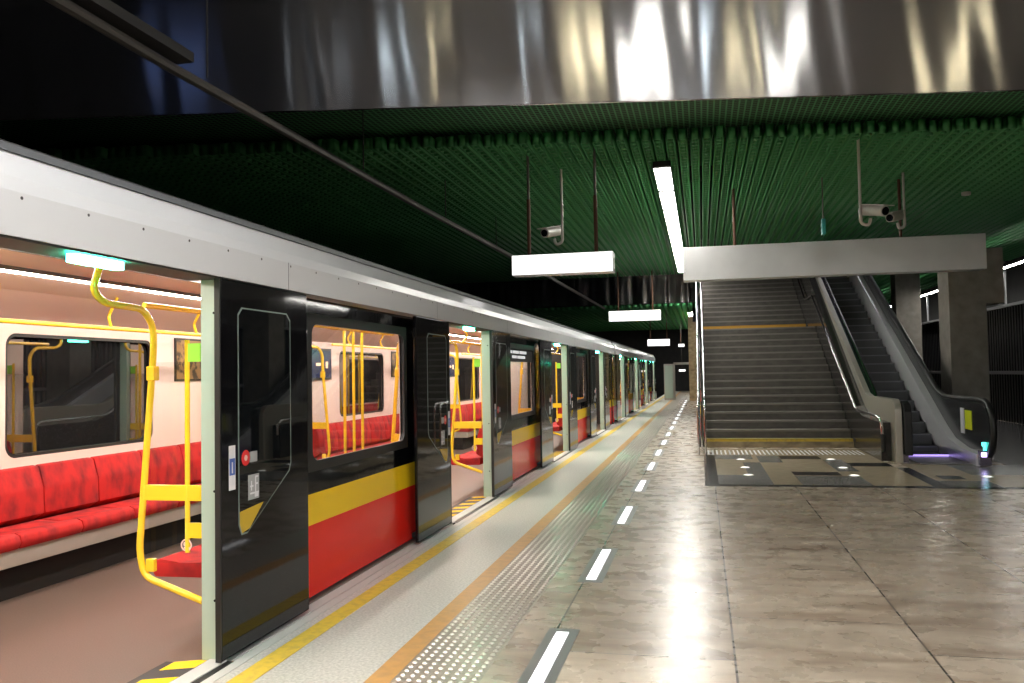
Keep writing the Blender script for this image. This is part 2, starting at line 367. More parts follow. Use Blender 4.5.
# ---------------------------------------------------------------- green lattice ceiling
def lattice(x0, x1, yfun, y1, z0, name, hole=None, rung=.175, unit=.167, per=4, h=.16):
    V = []; Fc = []
    base = np.array([(0, 3, 2, 1), (4, 5, 6, 7), (0, 1, 5, 4), (1, 2, 6, 5), (2, 3, 7, 6), (3, 0, 4, 7)])
    bx = []
    nu = int((x1 - x0) / unit)
    for i in range(nu):
        g = i // per; xa = x0 + i * unit; xm = x0 + (g * per + per / 2) * unit
        ys = yfun(xm) ; segs = [(ys, y1)]
        if hole and xa + unit > hole[0] and xa < hole[1]:
            segs = [(ys, hole[2])] + ([(hole[3], y1)] if hole[3] < y1 else [])
        for (ya, yb) in segs:
            w = unit * .78
            bx.append((xa, xa + .024, ya, yb, z0, z0 + h)); bx.append((xa + w - .024, xa + w, ya, yb, z0, z0 + h))
            bx.append((xa, xa + w, ya, ya + .02, z0, z0 + h))
            ry = np.arange(ya + rung, yb, rung)
            bx += [(xa + .012, xa + w - .012, y, y + .032, z0 + .004, z0 + .06) for y in ry]
    B = np.array(bx); n = len(B)
    idx = [(0, 2, 4), (1, 2, 4), (1, 3, 4), (0, 3, 4), (0, 2, 5), (1, 2, 5), (1, 3, 5), (0, 3, 5)]
    V = np.stack([B[:, list(t)] for t in idx], 1).reshape(-1, 3)
    Fc = (base[None] + (np.arange(n) * 8)[:, None, None]).reshape(-1)
    me = bpy.data.meshes.new(name); me.vertices.add(n * 8); me.vertices.foreach_set('co', V.ravel())
    me.loops.add(n * 24); me.loops.foreach_set('vertex_index', Fc)
    me.polygons.add(n * 6); me.polygons.foreach_set('loop_start', np.arange(0, n * 24, 4)); 
    me.update(calc_edges=True); me.validate(); me.materials.append(M['green'])
    o = bpy.data.objects.new(name, me); C.objects.link(o); return struct(o)
lattice(-9.6, 9.4, lambda x: 11.88 + .165 * x, 28.5, 4.70, 'ceiling_green_lattice', hole=(-.3, 4.75, 22.5, 44))
lattice(-9.6, 1.5, lambda x: 42.5, 65.8, 4.70, 'ceiling_green_lattice_far', rung=.25, unit=.3)
lattice(5.0, 9.4, lambda x: 28.7, 46, 4.70, 'ceiling_green_lattice_right', rung=.25, unit=.3)
# fine mesh above the gap between the beam and the lattice
mb = MB(); vq = [(-9.7, 7.1, 4.95), (9.5, 10.7, 4.95), (9.5, 16.5, 4.95), (-9.7, 12.5, 4.95)]
mb.add(vq + [(a_, b_, c_ + .02) for a_, b_, c_ in vq], [(0, 1, 2, 3), (7, 6, 5, 4), (0, 4, 5, 1), (2, 6, 7, 3)])
struct(mb.build('ceiling_fine_mesh', M['meshgreen']))

# ---------------------------------------------------------------- wavy stainless beams
def beam(name, x0, x1, y0, sk, z0, z1, depth, amp=1.0, seed=1, panel=4.6):
    nx, nz = 420, 14; mb = MB(); rs = np.random.RandomState(seed)
    ph = rs.rand(12) * 6.28; V = []
    for j in range(nz + 1):
        for i in range(nx + 1):
            x = x0 + (x1 - x0) * i / nx; t = j / nz
            w = .0075 * math.sin(x * 4.1 + ph[0] + .8 * t) + .006 * math.sin(x * 7.3 + ph[1] - 1.4 * t) + .0035 * math.sin(x * 12.7 + ph[2] + 2.6 * t) \
                + .0022 * math.sin(x * 21 + ph[3] + 1.5 * math.sin(t * 3 + ph[4])) + .0015 * math.sin(t * 5 + x * 2.3)
            V.append((x, y0 + sk * x + amp * w, z0 + (z1 - z0) * t))
    n = nx + 1; Fs = [(j * n + i, j * n + i + 1, (j + 1) * n + i + 1, (j + 1) * n + i) for j in range(nz) for i in range(nx)]
    mb.add(V, Fs)
    bk = [(x0, y0 + sk * x0 + depth, z0), (x1, y0 + sk * x1 + depth, z0), (x1, y0 + sk * x1 + depth, z1), (x0, y0 + sk * x0 + depth, z1)]
    fr = [(x0, y0 + sk * x0 + .02, z0 + .001), (x1, y0 + sk * x1 + .02, z0 + .001), (x1, y0 + sk * x1 + .02, z1), (x0, y0 + sk * x0 + .02, z1)]
    mb.add(fr + bk, [(0, 1, 5, 4), (3, 7, 6, 2), (4, 5, 6, 7), (0, 4, 7, 3), (1, 2, 6, 5)])
    o = mb.build(name, M['stainless'], smooth=True); return struct(o)
beam('trim_stainless_beam', -9.7, 9.5, 8.87, .185, 4.30, 5.74, .04, .42, 3)
beam('trim_stainless_beam_far', -9.7, 4.0, 35.0, -.0, 4.30, 6.0, .04, 1.0, 9)
# upper soffit sheet in front of the beam top
mb = MB(); nx, ny = 160, 20; V = []
for j in range(ny + 1):
    for i in range(nx + 1):
        x = -9.7 + 19.2 * i / nx; y = 8.87 + .185 * x - .45 + .45 * j / ny
        V.append((x, y, 5.74 + .006 * math.sin(x * 5 + y) + .005 * math.sin(x * 9.1 - y * 2)))
mb.add(V, [(j * (nx + 1) + i, j * (nx + 1) + i + 1, (j + 1) * (nx + 1) + i + 1, (j + 1) * (nx + 1) + i) for j in range(ny) for i in range(nx)])
struct(mb.build('ceiling_steel_soffit', M['stainless'], smooth=True))

# ---------------------------------------------------------------- platform light fittings
def strip_light(name, x, w, y0, y1, z, n, m, label, group=None, gap=.03, up=0, arm=0):
    t = thing(name, (x, (y0 + y1) / 2, z), label, 'ceiling light', group)
    L = (y1 - y0) / n
    MB().box(-w / 2 - .015, w / 2 + .015, -(y1 - y0) / 2, (y1 - y0) / 2, .033, .12).build('housing', M['matt_black'], t)
    hy = (y1 - y0) / 2
    if up:
        for yy in (-hy + .4, 0, hy - .4): MB().tube([(0, yy, .12), (0, yy, up)], .01, 6).build('suspension_rod', M['rod'], t)
    if arm:
        for k in range(1, 13, 2):
            yy = 19.03 + 2 * k - (y0 + y1) / 2
            if abs(yy) < hy: MB().box(0, arm, yy - .015, yy + .015, .05, .09).build('wall_arm', M['midgrey'], t)
    for k in range(n):
        a0 = -(y1 - y0) / 2 + k * L + gap / 2
        MB().box(-w / 2, w / 2, a0, a0 + L - gap, .022, .032).build('diffuser', m, t)
    return t
strip_light('strip_light', -.52, .24, 13.0, 27.2, 4.58, 8, M['lamp'], 'long white strip light under the green lattice, left of the long steel box', gap=.22)
strip_light('strip_light', -.52, .24, 46, 62, 4.58, 6, M['lamp'], 'distant strip light beyond the far steel beam, above the end of the platform')
strip_light('strip_light', 7.7, .12, 19.5, 44, 4.0, 10, M['lamp'], 'slim strip light along the dark right wall, behind the concrete column', arm=.27)
def near_lamp(x, y, w, l, m, label):
    t = thing('ceiling_lamp', (x, y, 6.22), label, 'ceiling light')
    MB().box(-w / 2 - .02, w / 2 + .02, -l / 2 - .02, l / 2 + .02, .03, .18).build('housing', M['midgrey'], t)
    MB().box(-w / 2, w / 2, -l / 2, l / 2, 0, .035).build('diffuser', m, t)
near_lamp(-4.4, 4.3, .04, .4, M['lamp_dim'], 'small lamp of the near hall, thin streak at the left of the steel beam')
near_lamp(-3.9, 4.3, .04, .3, M['lamp_dim'], 'small lamp of the near hall, second thin streak of the steel beam')
near_lamp(-6.1, 4.0, .5, .6, M['fill_blue'], 'dim blue glow added overhead, bluish patch at the far left of the beam')  # unseen glow added to tint the far left of the beam's reflection
near_lamp(-2.93, 4.8, .04, .4, M['lamp_cool'], 'cool lamp of the near hall, pale green streak of the steel beam')
near_lamp(-2.45, 4.9, .05, .3, M['lamp_warm'], 'faint warm lamp of the near hall over the train edge')
near_lamp(-1.2, 5.0, .05, .3, M['lamp_cool'], 'faint cool lamp of the near hall over the yellow line')
near_lamp(-.28, 5.2, .08, .6, M['lamp_warm'], 'warm lamp of the near hall, yellowish streak in the middle of the beam')
near_lamp(.67, 5.3, .14, .7, M['lamp'], 'broad white lamp of the near hall, first bright streak of the beam')
near_lamp(1.47, 5.4, .11, .6, M['lamp_cool'], 'broad cool lamp of the near hall, second bright streak of the beam')
near_lamp(2.21, 5.4, .05, .5, M['lamp_warm'], 'warm lamp of the near hall, curled yellow streak of the beam')
near_lamp(2.80, 5.5, .10, .7, M['lamp'], 'broad white lamp of the near hall, third bright streak of the beam')
near_lamp(5.34, 5.7, .10, .7, M['lamp_warm'], 'broad warm lamp of the near hall, last streak at the right of the beam')
for x, n in ((-.7, 'above the floor light bars'), (3.6, 'right of the platform centre')):
    strip_light('strip_light', x, .3, -9.5, 3.0, 4.62, 7, M['lamp_added'], 'unseen strip light added in the near hall, ' + n, up=1.78)  # out of view, added to brighten the train side and the floor

sh = thing('added_shaft_light', (4.72, 26, 7), 'added inclined strip light on the right wall of the stair shaft above the escalator', 'added light')  # unseen lamp added so the escalator deck reflects a bright line
SHL = MB().prism([(22.6, 6.0), (33, 10.6), (33, 10.70), (22.6, 6.10)], 4.68, 4.75, 'x')
o_ = SHL.build('diffuser', M['lamp_shaft_added'], sh); o_.location = (-4.72, -26, -7)

strip_light('strip_light', -.9, .3, 37, 41.5, 5.3, 3, M['lamp_added'], 'unseen strip light added above and behind the far steel beam', up=1.1)  # added out of view to light the far stone pier and platform
# ---------------------------------------------------------------- floor LED bars
p = thing('floor_light', (-.825, 3.85 + .54, 0), '', 'floor light', 'white light bars set in the platform floor')
MB().box(-.09, .09, -.60, .60, 0, .003).build('frame', M['frame_steel'], p)
MB().box(-.036, .036, -.53, .53, .003, .006).build('lens', M['floorled'], p)
ordn = ['nearest', 'second', 'third', 'fourth', 'fifth', 'sixth', 'seventh', 'eighth', 'ninth', 'tenth', 'eleventh', 'twelfth', 'thirteenth', 'fourteenth', 'fifteenth', 'sixteenth', 'seventeenth', 'eighteenth']
for k in range(18):
    o = p if k == 0 else copy_tree(p)
    o.location = (-.825, 3.85 + .54 + 2.33 * k, 0)
    o['label'] = ('white light bar set in the floor, nearest to the camera' if k == 0 else 'white light bar set in the floor, %s in the row from the camera' % ordn[k])

# ---------------------------------------------------------------- patterned tiles before the stairs
mb = MB(); mats = [M['tile_beige'], M['tile_grey'], M['tile_black']]
def T(i, x0, x1, y0, y1, z=.003): mb.mi = i; mb.box(x0, x1, y0, y1, .0, z)
T(0, .18, 2.8, 11.62, 16.9, .002); T(0, 2.98, 5.9, 11.62, 14.3, .002)
T(2, 0, .18, 11.45, 15.6); T(2, .18, 6.5, 11.45, 11.62); T(2, 2.8, 2.98, 11.62, 13.75)
T(2, 1.25, 1.9, 14.95, 15.5); T(2, 1.24, 1.88, 12.68, 13.1); T(2, 2.2, 2.8, 13.9, 14.4); T(2, 3.1, 3.4, 12.38, 12.76)
T(1, .61, .88, 11.62, 14.4); T(1, .18, .61, 11.62, 12.65); T(1, 1.24, 2.1, 11.62, 12.6); T(1, .88, 1.24, 14.4, 15.5); T(1, 1.9, 2.2, 13.2, 14.9)
T(1, 2.98, 3.6, 11.62, 12.2); T(1, 3.6, 4.6, 12.9, 14.2); T(2, 4.7, 5.9, 12.6, 13.0); T(1, .18, .8, 14.9, 15.6)
T(2, 4.45, 7.9, 13.3, 46, .0025); T(2, 5.9, 7.9, 11.62, 13.3, .0025)
struct(mb.build('floor_patterned_tiles', mats))
sp = thing('floor_spotlight', (0, 0, 0), '', 'floor light', 'round spotlights in the patterned floor')
MB().prism(arc((0, 0), .075, 0, 360, 20)[:-1], 0.002, .006, 'z').build('rim', M['brushed'], sp)
MB().prism(arc((0, 0), .055, 0, 360, 20)[:-1], .006, .009, 'z').build('lens', M['spot'], sp)
for k, (x, y, l) in enumerate([(.6, 14.85, 'left row, nearest the stairs'), (.61, 13.63, 'left row, middle one'), (.61, 12.66, 'left row, front one'), (2.04, 14.92, 'right row, nearest the stairs'),
                            (2.04, 13.67, 'right row, middle one'), (2.04, 12.69, 'right row, front one'), (3.73, 12.67, 'alone in front of the escalator')]):
    o = sp if k == 0 else copy_tree(sp)
    o.location = (x, y, 0); o['label'] = 'small round floor spotlight, ' + l

# ---------------------------------------------------------------- staircase
RZ, TR, ST0, SX0, SX1 = .16, .335, 17.2, .04, 2.78
st = thing('staircase', (0, ST0, 0), 'wide dark granite staircase with yellow first nosing and orange landing nosing, left of the escalator', 'stairs')
def stair_prof(y0, z0, n):
    t = MB(); r = MB(); g = MB()
    for k in range(n):
        y = y0 + k * TR; z = z0 + (k + 1) * RZ
        t.box(SX0, SX1, y - .02, y + TR + .01, z - .035, z)
        r.box(SX0, SX1, y, y + TR + .02, z - RZ - (.0 if k else 0), z - .035)
        g.box(SX0 + .02, SX1 - .02, y - .022, y + .03, z - .004, z + .002)
        g.box(SX0 + .02, SX1 - .02, y - .024, y - .0195, z - .034, z)
    return t, r, g
O = (0, -ST0, 0)
t1, r1, g1 = stair_prof(ST0, 0, 16)
def put(mbx, name, m, root, **k):
    o = mbx.build(name, m, root, **k); o.location = (-root.location.x, -root.location.y, -root.location.z); return o
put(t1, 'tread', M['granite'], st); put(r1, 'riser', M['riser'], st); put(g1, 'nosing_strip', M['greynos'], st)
put(MB().box(SX0 + .02, SX1 - .02, ST0 - .03, ST0 + .09, RZ - .012, RZ + .004).box(SX0 + .02, SX1 - .02, ST0 - .03, ST0 - .021, RZ - .045, RZ), 'yellow_nosing', M['nosing'], st)
put(MB().box(SX0, SX1, ST0 - .016, ST0 - .002, .0, RZ - .04), 'first_riser', M['base_riser'], st)
yl = ST0 + 15 * TR; zl = 16 * RZ; y2 = yl + TR + 1.5
put(MB().box(SX0 + .02, SX1 - .02, y2 - .03, y2 + .07, zl + RZ - .01, zl + RZ + .004).box(SX0 + .02, SX1 - .02, y2 - .03, y2 - .021, zl + RZ - .07, zl + RZ), 'orange_nosing', M['onosing'], st)
put(MB().box(SX0, SX1, yl + TR, yl + TR + 1.5, zl - .2, zl), 'landing', M['granite'], st)
t2, r2, g2 = stair_prof(y2, zl, 24)
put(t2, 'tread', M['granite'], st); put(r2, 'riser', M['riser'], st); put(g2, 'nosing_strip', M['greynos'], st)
yT = y2 + 24 * TR; zT = zl + 24 * RZ
struct(bbox(-.25, 4.75, yT, 43.9, zT - .3, zT, 'floor_upper_landing', M['granite']))
# wedge under the flights, seen from the platform side
SL = .485
struct(MB().prism([(ST0 + .3, 0), (yl, 0), (44, 0), (44, zT - .35), (yT, zT - .35), (y2 + .5, zl - .25), (yl + .3, zl - .25)], SX0 + .005, SX1 - .005, 'x').build('wall_under_stairs', M['dark']))
# left low parapet with glass panels and two rails
lh = thing('stair_railing', (-.03, 15.7, 0), 'steel double handrail with posts along the left edge of the stairs', 'railing')
mb = MB()
for X in (-.09, .03):
    mb.tube(rnd([(X, 15.6, 0), (X, 15.6, .95), (X, 17.2, .98), (X, yl, zl + .95), (X, y2, zl + .95), (X, y2 + 7.5, zl + .95 + 7.5 * SL)], .15), .021, 10)
put(mb, 'handrail', M['chrome'], lh, smooth=True)
ys = [16.4, 17.6, 19.2, 20.8, 22.3, 24.2, 26, 28]
for y in ys:
    zz = 0 if y < ST0 else ((y - ST0) * SL if y < yl else (zl if y < y2 else zl + (y - y2) * SL))
    put(MB().tube([(-.03, y, zz), (-.03, y, zz + .93)], .018, 8).tube([(-.09, y, zz + .86), (.03, y, zz + .86)], .01, 6), 'post', M['chrome'], lh, smooth=True)
put(MB().prism([(17.3, 0), (17.3, .15), (yl, zl + .05), (y2, zl + .05), (y2 + 8, zl + 8 * SL + .1), (y2 + 8, 0)], -.10, .035, 'x'), 'stringer_wall', M['wall_granite'], lh)

# ---------------------------------------------------------------- granite side wall and its handrail
struct(MB().prism([(14.72, 0), (14.72, .62), (16.35, .64), (16.9, .80), (y2 + 6, .80 + (y2 + 6 - 16.9) * SL), (y2 + 6, 0)], 2.785, 2.94, 'x').build('wall_stair_side', M['wall_granite']))
hr_ = thing('stair_handrail', (2.74, 14.6, 0), 'tubular steel handrail on the granite wall between stairs and escalator, bent down at its end', 'handrail')
put(MB().tube(rnd([(2.80, 14.62, .18), (2.78, 14.62, .70), (2.74, 14.9, .72), (2.74, 16.6, .74), (2.74, yl + .3, zl + .80), (2.74, y2 - .1, zl + .80), (2.74, y2 + 5, zl + .80 + 5.1 * .478)], .16), .024, 12), 'rail', M['chrome'], hr_, smooth=True)
put(MB().tube([(2.80, 14.62, .16), (2.80, 14.62, .44)], .034, 12), 'rubber_end', M['rubber'], hr_, smooth=True)
for k in range(7):
    mb = MB(); y = 15.2 + 1.8 * k; z = (.74 + max(0, (y - 16.6) * .478)) if y < yl + .3 else (zl + .8 + max(0, (y - y2 + .1) * .478)); mb.tube([(2.79, y, z - .1), (2.74, y, z - .1), (2.74, y, z + .01)], .009, 6)
    put(mb, 'bracket', M['chrome'], hr_)

# ---------------------------------------------------------------- escalator
es = thing('escalator', (3.65, 14.4, 0), 'escalator with steel skirts, dark steps and a black rubber loop end, right of the stairs', 'escalator')
YE = 15.9; TOPY = 31.0; SL = .46
def inc(y, off): return off + max(0, (y - YE) * SL)
# left balustrade, solid beige cladding
prof = arc((14.62, .78), .22, 180, 90, 6) + [(16.1, 1.0), (16.5, .99), (16.9, 1.04), (TOPY, 1.04 + (TOPY - 16.9) * SL), (TOPY, .4), (17, 0), (14.4, 0)]
put(MB().prism(prof, 2.945, 3.05, 'x'), 'left_balustrade', M['beige_steel'], es, bevel=.012)
prof2 = [(14.5, 0), (14.5, .80), (14.62, .90), (16.5, .87), (16.9, .92), (TOPY, .92 + (TOPY - 16.9) * SL), (TOPY, .4), (17, 0)]
put(MB().prism([(14.45, .85), (14.62, .96), (16.5, .93), (16.9, .97), (TOPY, .97 + (TOPY - 16.9) * SL), (TOPY, .90 + (TOPY - 16.9) * SL), (16.9, .9), (16.4, .85), (14.62, .88)], 3.14, 3.17, 'x'), 'inner_edge_strip', M['chrome'], es)
put(MB().prism(prof2, 3.05, 3.145, 'x'), 'inner_left_deck', M['violet_steel'], es)
put(MB().prism([(14.34, .12), (14.34, .80), (14.42, .93), (14.60, .97), (14.60, .12)], 3.065, 3.185, 'x'), 'left_newel', M['rubber'], es, bevel=.02)
# right skirt + deck
def band(yo, zo, thick, x0, x1, y_end=13.95):
    up = [(y_end, zo - .05), (14.8, zo - .02), (15.5, zo + .08), (16.0, zo + .27)]
    up += [(TOPY, zo + .27 + (TOPY - 16.0) * SL)]
    lo = [(y, max(z - thick, .005)) for y, z in reversed(up)]
    return MB().prism(up + lo, x0, x1, 'x')
put(band(0, .20, .55, 3.98, 4.03, 14.0), 'right_skirt', M['satin'], es)
put(band(0, .235, .035, 3.98, 4.11, 14.0), 'right_deck', M['satin'], es, bevel=.006)
put(band(0, .20, .20, 3.19, 3.22, 15.0), 'left_skirt', M['brushed_dark'], es)
put(MB().prism([(15.0, 0), (15.0, .12), (16.4, .3), (TOPY, .3 + (TOPY - 16.4) * SL), (TOPY, .1), (18, 0)], 4.14, 4.40, 'x'), 'right_cladding', M['brushed_dark'], es)
# glass balustrade right
gl = [(13.95, .24), (13.78, .42), (13.78, .70), (13.95, .88), (14.2, .93), (16.2, .95), (16.7, 1.06), (TOPY, 1.08 + (TOPY - 16.7) * SL), (TOPY, .44 + (TOPY - 16.0) * SL), (16.0, .42), (15.5, .26), (14.8, .2)]
put(MB().prism(gl, 4.11, 4.13, 'x'), 'glass_panel', M['esglass'], es)
loop = [(4.135, y, z) for y, z in [(TOPY, 1.14 + (TOPY - 16.7) * SL), (16.7, 1.10), (16.2, .98), (14.2, .98)] + [(14.1 + .42 * math.cos(math.radians(t)), .56 + .42 * math.sin(math.radians(t))) for t in range(95, 276, 15)] + [(14.6, .15)]]
put(MB().tube(loop, .045, 10), 'handrail_belt', M['rubber'], es, smooth=True)
# steps
for k in range(2): put(MB().box(3.17, 3.97, 15.4 + .4 * k, 15.8 + .4 * k, -.02, .012), 'step', M['step'], es)
k = 0; y = 16.1; z = .012; RS = .40 * SL
while y < TOPY - .3:
    z += RS * (.6 if k == 0 else 1)
    sm = MB(); sm.box(3.17, 3.97, y, y + .42, z - RS - .02, z); sm.mi = 1; sm.box(3.18, 3.96, y - .004, y + .025, z - .02, z + .002)
    put(sm, 'step', [M['step'], M['step_edge']], es)
    y += .40; k += 1
put(MB().box(3.25, 4.0, 14.2, 15.42, 0, .014), 'comb_plate', M['brushed_dark'], es, bevel=.004)
put(MB().box(3.30, 3.97, 15.42, 15.45, .014, .04), 'violet_light_bar', M['purple'], es)
put(MB().box(4.0, 4.17, 13.93, 14.0, .02, .24), 'end_cap', M['violet_steel'], es, bevel=.01)
put(MB().box(4.03, 4.10, 13.915, 13.93, .15, .21), 'violet_led', M['purplehot'], es)
put(MB().box(4.06, 4.15, 13.96, 14.02, .30, .36).box(4.08, 4.13, 13.96, 14.02, .24, .30), 'teal_signal', M['tealled'], es, bevel=.008)
put(MB().box(4.102, 4.11, 15.0, 15.2, .42, .83), 'white_sticker', M['sticker_white'], es)
put(MB().box(4.101, 4.11, 14.62, 14.95, .50, .80), 'yellow_sticker', M['sticker_yellow'], es)
struct(MB().prism([(17.2, 0), (TOPY, (TOPY - 17.2) * SL - .3), (TOPY, 0)], 3.15, 4.38, 'x').build('wall_under_escalator', M['dark']))

# ---------------------------------------------------------------- column, pier, right wall
struct(MB().box(4.68, 5.34, 17.8, 18.55, 0, 3.76).box(5.32, 5.66, 17.8, 18.5, 2.70, 3.76).build('column_1', M['concrete'], bevel=.01))
struct(bbox(6.2, 6.95, 29.6, 30.3, 0, 4.85, 'column_2', M['concrete'], bevel=.01))
struct(bbox(-.64, -.14, 44.2, 52, 0, 4.3, 'column_3', M['pier']))
struct(bbox(-.14, 5.0, 44.2, 44.5, 0, 4.0, 'wall_behind_stairs', M['dark']))
mb = MB()
for k in range(170): y = 12 + .2 * k; mb.box(7.93, 8.0, y, y + .09, 0, 3.05)
mb.box(8.0, 8.05, 12, 46, 0, 3.05); struct(mb.build('wall_right_ribbed', M['ribs']))
struct(MB().box(7.90, 7.95, 12, 46, 1.27, 1.36).build('trim_right_band', M['midgrey']))
struct(MB().box(7.86, 8.05, 12, 46, 3.05, 3.12).build('trim_right_top_rail', M['midgrey']))
mb = MB()
for k in range(14): y = 19 + 2 * k; mb.box(7.95, 8.0, y, y + .06, 3.14, 4.3)
struct(mb.build('trim_right_mullions', M['midgrey']))
# far end: portal and cabinet
struct(MB().box(-1.44, -.64, 45.9, 46.1, 1.86, 1.98).box(-1.47, -1.40, 45.9, 46.1, 0, 1.98).build('door_1', M['cabinet']))
cb = thing('service_cabinet', (-1.72, 46, 0), 'pale grey tall cabinet at the far end of the platform beside the train', 'cabinet')
put(MB().box(-1.97, -1.47, 45.7, 46.2, 0, 1.9), 'body', M['cabinet'], cb, bevel=.01)
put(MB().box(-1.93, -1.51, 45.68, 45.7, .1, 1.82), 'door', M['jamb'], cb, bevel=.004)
lp = thing('corridor_lamp', (-1.0, 56, 2.0), 'tiny white lamp seen through the opening at the far end', 'lamp')
put(MB().box(-1.45, -1.05, 55.9, 56.1, 1.5, 1.62), 'diffuser', M['signface'], lp); put(MB().tube([(-1.25, 56, 1.62), (-1.25, 56, 6.4)], .01, 6), 'rod', M['rod'], lp)

# ---------------------------------------------------------------- hanging signs
def sign(x0, x1, y, z0, z1, label, rods, rm, dep=.28, ztop=4.75, face=None):
    t = thing('hanging_sign', ((x0 + x1) / 2, y, z0), label, 'sign')
    put(MB().box(x0, x1, y + .015, y + dep, z0, z1), 'housing', M['brushed'], t, bevel=.006)
    put(MB().box(x0 + .008, x1 - .008, y, y + .015, z0 + .008, z1 - .008), 'lit_face', face or M['signface'], t)
    for x in rods:
        put(MB().tube([(x, y + dep / 2, z1), (x, y + dep / 2, z1 + (ztop - z1) * .55)], .028, 8), 'rod', M['rust'], t, smooth=True)
        put(MB().tube([(x, y + dep / 2, z1 + (ztop - z1) * .55), (x, y + dep / 2, ztop + .3)], .02, 8), 'upper_rod', rm, t, smooth=True)
    return t
sign(-2.67, -1.196, 12.05, 2.937, 3.232, 'blank white lit sign, largest of those hanging above the platform', (-2.43, -1.445), M['rod'])
sign(-2.85, -1.22, 27, 3.12, 3.45, 'blank white lit sign, second in the row, hanging in front of the far steel beam', (-2.55, -1.47), M['rust'])
sign(-2.75, -1.60, 45, 2.85, 3.2, 'small distant white lit sign, third in the row, before the far wall', (-2.6, -1.75), M['rod'])
sign(-1.55, -1.15, 60, 3.2, 3.4, 'tiniest white lit sign, last in the row above the far opening', (-1.4,), M['rod'])
bm_ = thing('steel_beam_box', (2.2, 15.3, 3.1), 'long blank brushed steel box hanging across the stairs and escalator', 'beam')
put(MB().box(-.28, 4.62, 15.3, 15.62, 3.10, 3.69), 'casing', M['brushed'], bm_, bevel=.008)
for x in (.62, 3.35):
    put(MB().tube([(x, 15.46, 3.69), (x, 15.46, 4.9)], .025, 8), 'rod', M['rust'], bm_, smooth=True)

# ---------------------------------------------------------------- cctv cameras
def cctv(x, y, ztop, zc, ang, side, label):
    t = thing('cctv_camera', (x, y, zc), label, 'camera', 'cameras under the green lattice')
    pole = MB().tube([(0, 0, ztop - zc), (0, 0, .05)], .02, 8).tube(rnd([(0, 0, .1), (0, 0, -.06), (side * .1, -.03, -.1), (side * .12, -.05, 0)], .05), .024, 8)
    pole.build('pole', M['camwhite'], t, smooth=True)
    b = MB().prism(arc((0, .0), .075, 0, 360, 14)[:-1], -.24, .22, 'y').build('housing', M['camwhite'], t, bevel=.012)
    b.location = (side * .15, -.08, .1); b.rotation_euler = (math.radians(12), 0, ang)
    s = MB().box(-.09, .09, -.30, .16, .07, .085).build('sunshield', M['camwhite'], b)
    l = MB().prism(arc((0, 0), .058, 0, 360, 14)[:-1], -.247, -.24, 'y').build('lens', M['black'], b)
    return t
cctv(-2.08, 13.1, 4.9, 3.61, math.radians(-20), -1, 'white security camera on a thin pole beside the largest hanging sign')
cctv(2.22, 12.6, 4.9, 3.58, math.radians(30), 1, 'white security camera on the longest pole, above the long steel box')
cctv(3.32, 15.0, 4.9, 3.88, math.radians(-35), -1, 'smaller security camera tilted down, just above the long steel box')
tl = thing('hanging_plate', (2.04, 15.0, 3.8), 'small teal plate seen edge on, hanging above the long steel box', 'sign')
put(MB().box(2.01, 2.07, 14.85, 15.0, 3.74, 4.0), 'plate', M['teal'], tl, bevel=.01); put(MB().tube([(2.04, 14.92, 4.0), (2.04, 14.92, 4.85)], .012, 6), 'rod', M['rod'], tl)
sd = thing('smoke_detector', (4.8, 16.9, 4.63), 'small white disc on the underside of the green lattice at right', 'detector')
put(MB().prism(arc((4.8, 16.9), .08, 0, 360, 18)[:-1], 4.63, 4.69, 'z'), 'disc', M['camwhite'], sd, bevel=.01)
cp = thing('overhead_conduit', (-4.0, 10, 4.1), 'long dark steel conduit running above the train, crossing in front of the big steel beam', 'pipe')
put(MB().tube([(-4.15, 3.0, 4.08), (-4.15, 6, 4.04), (-4.1, 12, 4.05), (-3.95, 20, 4.08), (-3.76, 34, 4.08)], .045, 8), 'pipe', M['rod'], cp, smooth=True)
put(MB().box(-4.19, -4.03, 3.0, 6.2, 4.12, 4.2), 'tray', M['roofgrey'], cp)
mb = MB()
for k in range(8): mb.tube([(-4.1 + .03 * k, 6.5 + 3.4 * k, 4.1), (-4.1 + .03 * k, 6.5 + 3.4 * k, 4.95 if k < 2 else 4.72)], .008, 6)
put(mb, 'clip', M['roofgrey'], cp)

